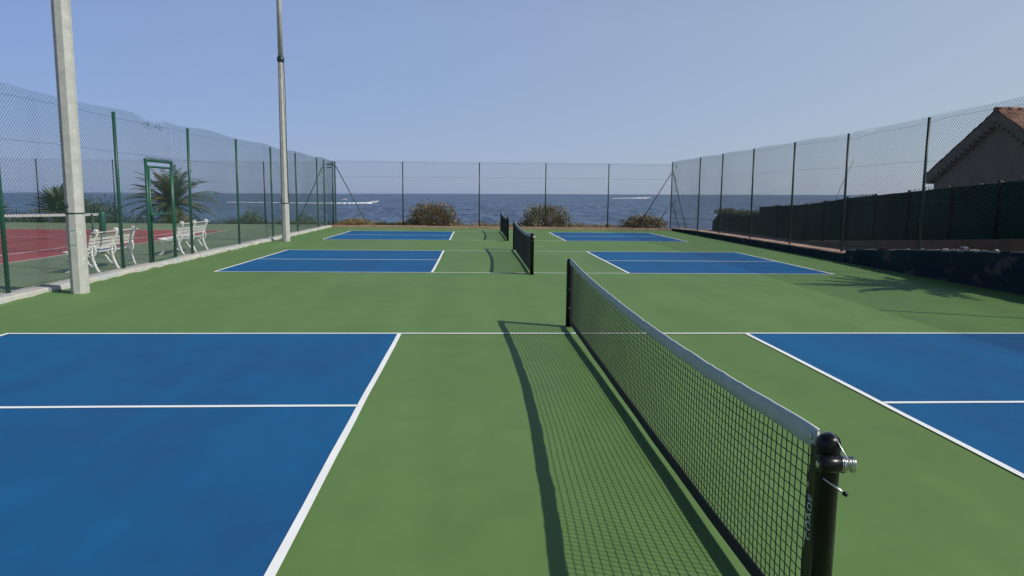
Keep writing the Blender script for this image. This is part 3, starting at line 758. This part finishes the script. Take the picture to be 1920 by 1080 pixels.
# ================================================================ HOUSE beyond the right terrace
hx = 20.0; ey0, ey1, ry = 23.25, 31.25, 27.25; ez, rz_ = 2.74, 5.06
t = thing('house', (hx, ry, -.3), 'grey-brown gabled house with terracotta tile roof beyond the green screen fence', 'house')
def hl(p): return (p[0]-hx, p[1]-ry, p[2]+.3)
g = .38
q = MB(); x1 = hx+11
pf = [(ey0+.25, -.3), (ey1-.25, -.3), (ey1-.25, ez-.30), (ry, rz_-.34), (ey0+.25, ez-.30)]
vs = [hl((hx+.22, y, z)) for y, z in pf]+[hl((x1, y, z)) for y, z in pf]
q.add(vs, [(0, 1, 2, 3, 4), (9, 8, 7, 6, 5)]+[((k+1) % 5, k, k+5, (k+1) % 5+5) for k in range(5)]); q.build('wall', M['plaster'], t)
# verge: thick mortar band following both slopes, tile-end teeth under it
q = MB()
def slope_z(y): return rz_-(rz_-ez)*abs(y-ry)/(ry-ey0)
for (ya, yb) in ((ey0, ry), (ry, ey1)):
    za, zb_ = slope_z(ya), slope_z(yb); th = .40
    vs = [hl(p) for p in ((hx, ya, za-th), (hx, yb, zb_-th), (hx, yb, zb_), (hx, ya, za), (hx+.35, ya, za-th), (hx+.35, yb, zb_-th), (hx+.35, yb, zb_), (hx+.35, ya, za))]
    q.add(vs, [(0, 3, 2, 1), (4, 5, 6, 7), (0, 1, 5, 4), (2, 3, 7, 6), (1, 2, 6, 5), (3, 0, 4, 7)])
q.build('verge_band', M['verge'], t)
q = MB(); k = 30
for i in range(k):
    y = ey0+.1+(ey1-ey0-.2)*(i+.5)/k; z = slope_z(y)-.415; w_ = .075
    q.box(-.03, .30, y-ry-w_, y-ry+w_, z+.3-.15+.015, z+.3+.012)
q.build('eave_teeth', M['post_dark'] if False else M['verge'], t)
roof = MB()
for sd_ in (-1, 1):
    ye = ey0-.15 if sd_ < 0 else ey1+.15
    n_ = int(11.3/.055); rows_ = 26; vs = []
    for j in range(rows_+1):
        y = ry+(ye-ry)*j/rows_; z = rz_-(rz_-ez)*abs(y-ry)/(ry-ey0)
        for i in range(n_+1):
            x = hx-.02+11.3*i/n_; c_ = .055*abs(math.sin(math.pi*(x-hx)/.22))
            vs.append(hl((x, y, z+.03+c_+(.018 if j % 2 else 0)+.01*math.sin(i*1.9+j))))
    W = n_+1; roof.add(vs, [(j*W+i, j*W+i+1, (j+1)*W+i+1, (j+1)*W+i) if sd_ < 0 else (j*W+i, (j+1)*W+i, (j+1)*W+i+1, j*W+i+1) for j in range(rows_) for i in range(n_)])
ro = roof.build('roof', M['tile'], t)
q = MB()
for i in range(28): q.tube([hl((hx-.05+i*.41, ry, rz_+.02)), hl((hx+.40+i*.41, ry, rz_+.045))], [.115, .10], 10)
q.build('ridge_tiles', M['tile'], ro)

# ================================================================ GREEN SCREEN FENCE and its low wall
SX = 13.2
sb_ = [(-2, 1.9), (10, 1.2), (16.6, .75), (20.5, .47), (25, .16), (29, -.10), (39.3, -.5)]
st_ = [(-2, 3.3), (10, 2.65), (16.8, 2.14), (20.5, 1.93), (24.9, 1.67), (28.1, 1.40), (32.8, 1.22)]
t = thing('screen_fence', (SX, 20, 0), 'dark green shade cloth fence with thin posts in front of the house', 'fence')
q = MB(); N = 100; vs = []
for i in range(N+1):
    y = -2+34.9*i/N; zb_, zt_ = lerp_table(sb_, y), lerp_table(st_, y); b_ = .03*math.sin(y*2.4)*math.sin(y*.7)
    vs += [(0, y-20, zb_), (b_, y-20, (zb_+zt_)/2), (0, y-20, zt_+.008*math.sin(y*6)), (.012, y-20, zt_), (.012, y-20, zb_)]
q.add(vs, [(i*5+k, i*5+k+1, (i+1)*5+k+1, (i+1)*5+k) for i in range(N) for k in range(4)], 0, False)
q.build('shade_cloth', M['screen'], t)
for y in (30.77, 28.12, 26.6, 24.95, 23.16, 21.34, 19.37, 17.58, 15.8, 14.0, 12.2):
    q = MB(); zt_ = lerp_table(st_, y); q.tube([(-.03, y-20, lerp_table(sb_, y)-.35), (-.03, y-20, zt_+.05)], .038, 8); q.build('post', M['screen_post'], t)
t2 = thing('screen_fence', (SX, 36, 0), 'lower far end of the green screen fence topped with ivy, right against the sea', 'fence')
q = MB(); vs = []; f2 = [(32.9, -.3, .84), (34.5, -.33, .86), (36.5, -.36, .88), (38.1, -.4, .92), (38.9, -.42, .55), (39.4, -.45, .3)]
for y, a, b_ in f2: vs += [(0, y-36, a-.3), (0, y-36, b_), (.03, y-36, b_), (.03, y-36, a-.3)]
q.add(vs, [(i*4+k, i*4+k+1, (i+1)*4+k+1, (i+1)*4+k) for i in range(len(f2)-1) for k in range(3)]); q.build('shade_cloth', M['screen'], t2)
for y in (33.0, 34.9, 36.6, 38.2):
    q = MB(); q.tube([(-.03, y-36, -.7), (-.03, y-36, .9)], .035, 8); q.build('post', M['screen_post'], t2)
q = MB(); vs = []
for i in range(N+1):
    y = -2+35*i/N; z = lerp_table(sb_, y)-.006
    vs += [(SX-.10, y, z-1.0), (SX-.10, y, z), (SX+.12, y, z), (SX+.12, y, z-1.0)]
q.add(vs, [(i*4+k, i*4+k+1, (i+1)*4+k+1, (i+1)*4+k) for i in range(N) for k in range(3)])
tag(q.build('low_wall', M['brownwall']), 'brown plastered low wall under the green screen fence', 'wall')

# leaning thin rod beyond the right fence
q = MB(); q.tube([(13.6, 26.9, 1.2), (13.75, 26.6, 2.1), (13.98, 26.2, 3.06)], .012, 6)
tag(q.build('antenna_rod', M['canvas']), 'thin pale rod leaning above the green screen fence', 'rod')

# rubble on the high wall top
rr = random.Random(17)
def chunk(q, c, s):
    vs = []
    for a in range(8): vs.append((c[0]+s[0]*(1 if a & 1 else -1)*rr.uniform(.5, 1), c[1]+s[1]*(1 if a & 2 else -1)*rr.uniform(.5, 1), c[2]+s[2]*(1 if a & 4 else -1)*rr.uniform(.5, 1)))
    q.add(vs, [(0, 2, 3, 1), (4, 5, 7, 6), (0, 1, 5, 4), (2, 6, 7, 3), (0, 4, 6, 2), (1, 3, 7, 5)])
q = MB()
for i in range(46):
    y = rr.uniform(13.9, 15.1) if i < 34 else rr.uniform(11.5, 18)
    s = rr.uniform(.008, .03); x = rr.uniform(10.0, 10.5)
    chunk(q, (x, y, lerp_table(WT, y)+s*.6), (s, s*1.4, s*.7))
chunk(q, (10.12, 14.35, .69), (.05, .09, .02))
tag(q.build('rubble', M['rubble']), 'small white plaster chips scattered on top of the high dark wall', 'rubble', kind='stuff')

# ================================================================ PLANTS
def leafball(q, c, rx, ry_, rz2, n, size, mats_w, rnd, up=0.3, shell=0.5, low=0.0, elong=2.6, lump=.18):
    """leaf-sized blades spread through an uneven dome"""
    ph = [rnd.uniform(0, 6.28) for _ in range(6)]
    cum = []; s = 0
    for w_ in mats_w: s += w_; cum.append(s)
    for _ in range(n):
        while True:
            d = Vector((rnd.gauss(0, 1), rnd.gauss(0, 1), rnd.gauss(0, 1))).normalized()
            if d.z > -.05+low: break
        az = math.atan2(d.y, d.x)
        k = 1+lump*(math.sin(3*az+ph[0])*.5+math.sin(5*az+ph[1])*.3+math.sin(7*d.z+ph[2])*.4+math.sin(9*az+6*d.z+ph[3])*.35)
        rad = (shell+(1-shell)*rnd.random()**.6)*k*(1+(.22*rnd.random()**2 if rnd.random() < .15 else 0))
        p = Vector((c[0]+d.x*rx*rad, c[1]+d.y*ry_*rad, c[2]+max(0, d.z)*rz2*rad))
        dirv = (d+Vector((rnd.gauss(0, .5), rnd.gauss(0, .5), rnd.gauss(0, .4)+up))).normalized()
        side = dirv.cross(Vector((rnd.gauss(0, 1), rnd.gauss(0, 1), rnd.gauss(0, 1)))).normalized()
        sz = size*rnd.uniform(.6, 1.5); wd = sz/elong*.5
        # clumps of tone rather than salt and pepper
        tone = .5+.5*math.sin(p.x*7+ph[4])*math.sin(p.z*9+ph[5])*math.sin(p.y*6+ph[1])
        u_ = min(.999, max(0, rnd.random()*.65+tone*.35))*s
        mi = next(i for i, cc in enumerate(cum) if u_ < cc)
        q.add([p-side*wd*.6, p+dirv*sz*.5-side*wd, p+dirv*sz, p+dirv*sz*.5+side*wd], [(0, 1, 2, 3)], mi)

def shrub(name, x, y, rx, rz2, label, mats, wts, n=5200, size=.085, seed=1, group=None, z=-.02, ry_=None, twig=True, lump=.20):
    t = thing(name, (x, y, z), label, 'shrub', group); rnd = random.Random(seed)
    q = MB(); leafball(q, (0, 0, 0), rx, ry_ or rx*.8, rz2, n, size, wts, rnd, lump=lump); q.build('foliage', mats, t)
    if twig:
        q = MB()
        for i in range(40):
            a = rnd.uniform(0, 6.28); e = rnd.uniform(.3, 1.45); L = rnd.uniform(.6, .92)
            d = Vector((math.cos(a)*math.cos(e)*rx, math.sin(a)*math.cos(e)*(ry_ or rx*.8), math.sin(e)*rz2))*L
            q.tube([(0, 0, -.05), d*.5+Vector((rnd.uniform(-.05, .05), rnd.uniform(-.05, .05), .04)), d], [.018, .011, .004], 5, cap=False)
        q.build('stems', M['twig'], t)
    return t
GS = 'bushes along the far kerb'
shrub('coastal_bush', -2.15, 37.2, 1.35, 1.14, 'rounded olive and rust bush behind the left half of the far kerb', [L_dk, L_ol, L_br, L_si], [.20, .32, .32, .16], 9500, .085, 31, GS)
shrub('coastal_bush', 3.66, 36.75, 1.38, 1.07, 'silvery green dome-shaped bush just right of the two far nets', [L_dk, L_ol, L_si, L_br], [.20, .28, .40, .12], 9500, .085, 32, GS)
shrub('coastal_bush', 8.7, 36.6, 1.15, .72, 'low whitish dry bush at the foot of the braces in the right corner', [L_dk, L_br, L_si, L_ol], [.26, .14, .46, .14], 6500, .08, 33, GS, ry_=.6)

# dry grass strip behind the far kerb
rnd = random.Random(51); q = MB()
def blade(q, x, y, z, h, mi, r=rnd, w_=.012):
    a = r.uniform(0, 6.28); lx, ly = math.cos(a), math.sin(a); b_ = r.uniform(.1, .6)*h
    q.add([(x-ly*w_, y+lx*w_, z), (x+ly*w_, y-lx*w_, z), (x+lx*b_*.4+ly*w_*.7, y+ly*b_*.4-lx*w_*.7, z+h*.6), (x+lx*b_, y+ly*b_, z+h), (x+lx*b_*.4-ly*w_*.7, y+ly*b_*.4+lx*w_*.7, z+h*.6)], [(0, 1, 2, 3, 4)], mi)
for i in range(9000):
    x = rnd.uniform(-7.0, 9.3); y = rnd.uniform(back_y(x)+.35, 40.2); k = .5+.5*math.sin(x*1.7)*math.sin(y*2.1+x)
    if rnd.random() > .35+.65*k: continue
    h = rnd.uniform(.08, .24)*(.6+.8*k); blade(q, x, y, -.14 if y > 38 else -.1, h, rnd.choice([0, 0, 1, 2]))
for i in range(5200):
    x = rnd.gauss(-6.0, .62); x = max(-7.2, min(-4.4, x)); y = rnd.uniform(36.2, 37.8)
    blade(q, x, y, -.1, rnd.uniform(.2, .52)*math.exp(-((x+6)/1.3)**2), rnd.choice([0, 0, 0, 1]))
for i in range(1500):
    x = rnd.uniform(-5.0, -3.6); y = rnd.uniform(36.2, 37.5); blade(q, x, y, -.1, rnd.uniform(.12, .34), rnd.choice([2, 2, 1]))
for i in range(2600):
    x = rnd.uniform(-7, 9.4); y = rnd.uniform(back_y(x)+.5, 40.3)
    blade(q, x, y, -.15, rnd.uniform(.22, .5)*(.55+.45*math.sin(x*2.3+1)**2), rnd.choice([0, 0, 1]), w_=.006)
tag(q.build('dry_grass', [L_st, L_ol, L_gr]), 'dry straw and green grass growing between the far kerb and the sea edge', 'grass', kind='stuff')

# scrub behind the tennis court
q = MB(); rnd = random.Random(61)
for i in range(120):
    x = -46+40*rnd.random(); y = rnd.uniform(39.3, 40.6); s = rnd.uniform(.35, .75)
    if x > -15: s *= .62
    leafball(q, (x, y, -.25), s*1.3, s, s*rnd.uniform(.9, 1.25), 170, .11, [.5, .35, .15], rnd, shell=.3)
tag(q.build('low_scrub', [L_dk, L_gr, L_ol]), 'dark green scrub hedge behind the tennis court fence', 'scrub', kind='stuff')
for (x, s, sd_) in ((-10.3, .62, 1), (-11.6, .42, 2), (-8.4, .40, 3)):
    pass
shrub('wild_shrub', -12.0, 39.6, .75, .72, 'feathery pale green shrub left of the slender pole, behind the fences', [L_gr, L_ol, L_st], [.5, .35, .15], 1300, .11, 71, 'small shrubs beyond the left fences', z=-.2, lump=.4)
shrub('wild_shrub', -9.2, 39.6, .75, .62, 'feathery shrub with straw tips right of the slender pole, behind the fences', [L_ol, L_gr, L_st], [.4, .35, .25], 1100, .11, 72, 'small shrubs beyond the left fences', z=-.2, lump=.4)
shrub('wild_shrub', -20.9, 40.6, 1.5, 1.45, 'broad rounded green bush behind the tennis net post', [L_dk, L_gr, L_ol], [.4, .4, .2], 3600, .13, 73, 'small shrubs beyond the left fences', z=-.3, lump=.35)

def palm(x, y, z, hgt, nf, flen, label, seed, trunk_r=.25, brown=.3, droop=1.0, lean=0.0, cat='palm tree', emin=-.25):
    t = thing('palm_tree', (x, y, z), label, cat, 'palms'); rnd = random.Random(seed)
    q = MB(); k = 10
    q.tube([(lean*(i/k)**2*hgt, 0, hgt*i/k-.1) for i in range(k+1)], [trunk_r*(1.15-.25*i/k+.07*(i % 2)) for i in range(k+1)], 12)
    for i in range(int(26*max(.6, hgt))):     # old frond stubs
        a = rnd.uniform(0, 6.28); zz = rnd.uniform(.1, 1)*hgt; c_, s_ = math.cos(a), math.sin(a); ox = lean*(zz/hgt)**2*hgt
        q.tube([(ox+c_*trunk_r*.8, s_*trunk_r*.8, zz-.08), (ox+c_*trunk_r*1.5, s_*trunk_r*1.5, zz+.10)], [.05, .02], 5)
    q.build('trunk', M['trunk'], t)
    q = MB()
    top = Vector((lean*hgt, 0, hgt-.1))
    for f in range(nf):
        a = f*2.399+rnd.uniform(-.2, .2); e0 = emin+(1.45-emin)*(f/nf)**.8+rnd.uniform(-.12, .12); L = flen*rnd.uniform(.8, 1.1)
        d = Vector((math.cos(a), math.sin(a), 0)); p = top.copy(); e = e0; pts = [p.copy()]; ns = 12
        for i in range(ns):
            p = p+(d*math.cos(e)+Vector((0, 0, math.sin(e))))*L/ns; pts.append(p.copy()); e -= droop*.13*(i/ns+.25)
        mi = 1 if rnd.random() < brown else 0
        q.tube(pts, [.022*(1-.8*i/ns) for i in range(ns+1)], 4, mi=1, cap=False)
        side = d.cross(Vector((0, 0, 1)))
        nl = 42
        for i in range(3, nl):
            u_ = i/nl*ns; j = min(ns-1, int(u_)); b0 = pts[j].lerp(pts[j+1], u_-j); tg = (pts[j+1]-pts[j]).normalized()
            ll = flen*.17*math.sin(math.pi*min(1, .18+.8*i/nl))*rnd.uniform(.8, 1.1)
            for sgn in (-1, 1):
                dr = (side*sgn*.8+tg*.75+Vector((0, 0, rnd.uniform(-.28, .22)))).normalized(); tip = b0+dr*ll+Vector((0, 0, -ll*.18)); wv = tg*.018
                q.add([b0-wv, b0+wv, b0.lerp(tip, .55)+wv*1.4, tip, b0.lerp(tip, .55)-wv*1.4], [(0, 1, 2, 3, 4)], mi)
    q.build('crown', [L_pl, L_py], t)
    return t
palm(-16.75, 41.0, -.4, 1.45, 54, 2.8, 'largest palm, squat with brown trunk, seen through and beside the green gate', 81, .42, .28, 1.0, emin=-.55)
palm(-22.9, 41.2, -.4, .95, 60, 1.75, 'bushy trunkless palm rising left of the thick concrete pole', 82, .25, .10, .6, emin=-.1)
palm(-26.0, 41.2, -.5, .9, 20, 1.1, 'smallest palm with a leaning stem at the far left edge', 83, .07, .15, 1.0, lean=-.3)
palm(14.3, 11.0, .6, 4.6, 26, 2.0, 'tall slim palm outside the right edge that shades the court corner', 84, .12, .2, 1.1, emin=-.4)

# ivy on the far end of the screen fence
t = thing('ivy', (SX, 36, .8), 'bright green ivy trailing over the low far end of the screen fence', 'plant')
q = MB(); rnd = random.Random(91)
for i in range(26):
    y = -3.0+5.2*i/25; leafball(q, (0, y, -.02+.03*math.sin(i)), .35, .32, rnd.uniform(.14, .28), 120, .09, [.4, .4, .2], rnd, shell=.2)
    leafball(q, (-.05, y, -.20), .06, .25, .2, 30, .08, [.5, .3, .2], rnd, shell=.1)
q.build('foliage', [L_dk, L_gr, L_ol], t)
# creeper twigs poking above the screen
t = thing('creeper', (SX, 24, 1.7), 'thin straggling creeper along the top edge of the green screen fence', 'plant')
q = MB()
for i in range(420):
    y = rnd.uniform(14, 32); z = lerp_table(st_, y)-1.7
    if math.sin(y*1.9)+math.sin(y*4.3) < .2: continue
    leafball(q, (0, y-24, z-.02), .06, .06, .06, 3, .06, [.6, .4], rnd, shell=.1)
q.build('foliage', [L_dk, L_ol], t)

# ================================================================ BOATS
def boat(x, y, s, label):
    t = thing('motor_boat', (x, y, sea_z(x)+.45), label, 'boat', 'motor boats out at sea')
    # bow towards +x, planing nose-up
    st = [(-4.2, 1.25, .0, 1.15), (-2, 1.35, -.05, 1.2), (0, 1.35, -.05, 1.35), (2.0, 1.15, .1, 1.6), (3.4, .7, .5, 1.85), (4.4, .05, 1.2, 2.05)]
    q = MB(); vs = []
    for (px, hw, kz, dz) in st: vs += [(px, -hw, dz), (px, -hw*.8, kz+.25), (px, 0, kz), (px, hw*.8, kz+.25), (px, hw, dz)]
    q.add(vs, [(i*5+k, i*5+k+1, (i+1)*5+k+1, (i+1)*5+k) for i in range(5) for k in range(4)]+[(i*5, (i+1)*5, (i+1)*5+4, i*5+4) for i in range(5)]+[(0, 4, 3, 2, 1)])
    h = q.build('hull', M['boat_white'], t)
    q = MB(); q.add([(-1.8, -.95, 1.2), (2.2, -.7, 1.6), (2.2, .7, 1.6), (-1.8, .95, 1.2), (-1.4, -.8, 2.0), (.6, -.7, 2.15), (.6, .7, 2.15), (-1.4, .8, 2.0)],
                    [(3, 2, 1, 0), (4, 5, 6, 7), (0, 1, 5, 4), (1, 2, 6, 5), (2, 3, 7, 6), (3, 0, 4, 7)])
    q.build('cabin', M['boat_white'], t)
    q = MB(); q.add([(-1.2, -.90, 1.5), (1.2, -.77, 1.72), (.75, -.745, 2.0), (-1.1, -.86, 1.9)], [(0, 1, 2, 3)]); q.add([(-1.2, .90, 1.5), (1.2, .77, 1.72), (.75, .745, 2.0), (-1.1, .86, 1.9)], [(3, 2, 1, 0)])
    q.build('window', M['boat_dark'], t)
    t.rotation_euler = (0, R(-4), R(2)); t.scale = (s, s, s)
    return t
def foam(name, label, pts, w_, h_, seed, blob):
    """churned white water: a low lumpy ridge lying on the sea"""
    q = MB(); r_ = random.Random(seed); n_ = len(pts)
    for i in range(blob):
        u_ = r_.random()**1.3*(n_-1); j = min(n_-2, int(u_)); p = Vector(pts[j]).lerp(Vector(pts[j+1]), u_-j)
        k = 1-u_/(n_-1); s = (.35+.65*k)*r_.uniform(.6, 1.2)
        x, y = p.x+r_.uniform(-1, 1), p.y+r_.uniform(-1, 1)*w_
        q.lathe([(1.9*s, -.3), (1.7*s, h_*s*.5), (.9*s, h_*s*.9), (.1, h_*s)], (x, y, sea_z(x)+.3), 7, smooth=True)
    return tag(q.build(name, M['foam']), label, 'foam', kind='stuff')
bx, by = -78.5, 566
boat(bx, by, 1.0, 'white motor boat at the right end of the longest wake')
foam('wake', 'long white wake trailing left behind the nearer motor boat', [(bx-3, by, 0), (bx-12, by, 0), (bx-45, by+10, 0), (-215, 640, 0)], 3.5, 1.0, 5, 620)
q = MB()
boat(303, 1255, 1.3, 'distant white boat throwing spray near the right fence corner')
foam('wake', 'white spray line behind the distant boat on the right', [(299, 1255, 0), (285, 1258, 0), (262, 1265, 0), (243, 1275, 0)], 5, 2.3, 6, 150)
boat(-151, 850, .75, 'tiny white boat farther out above the long wake')
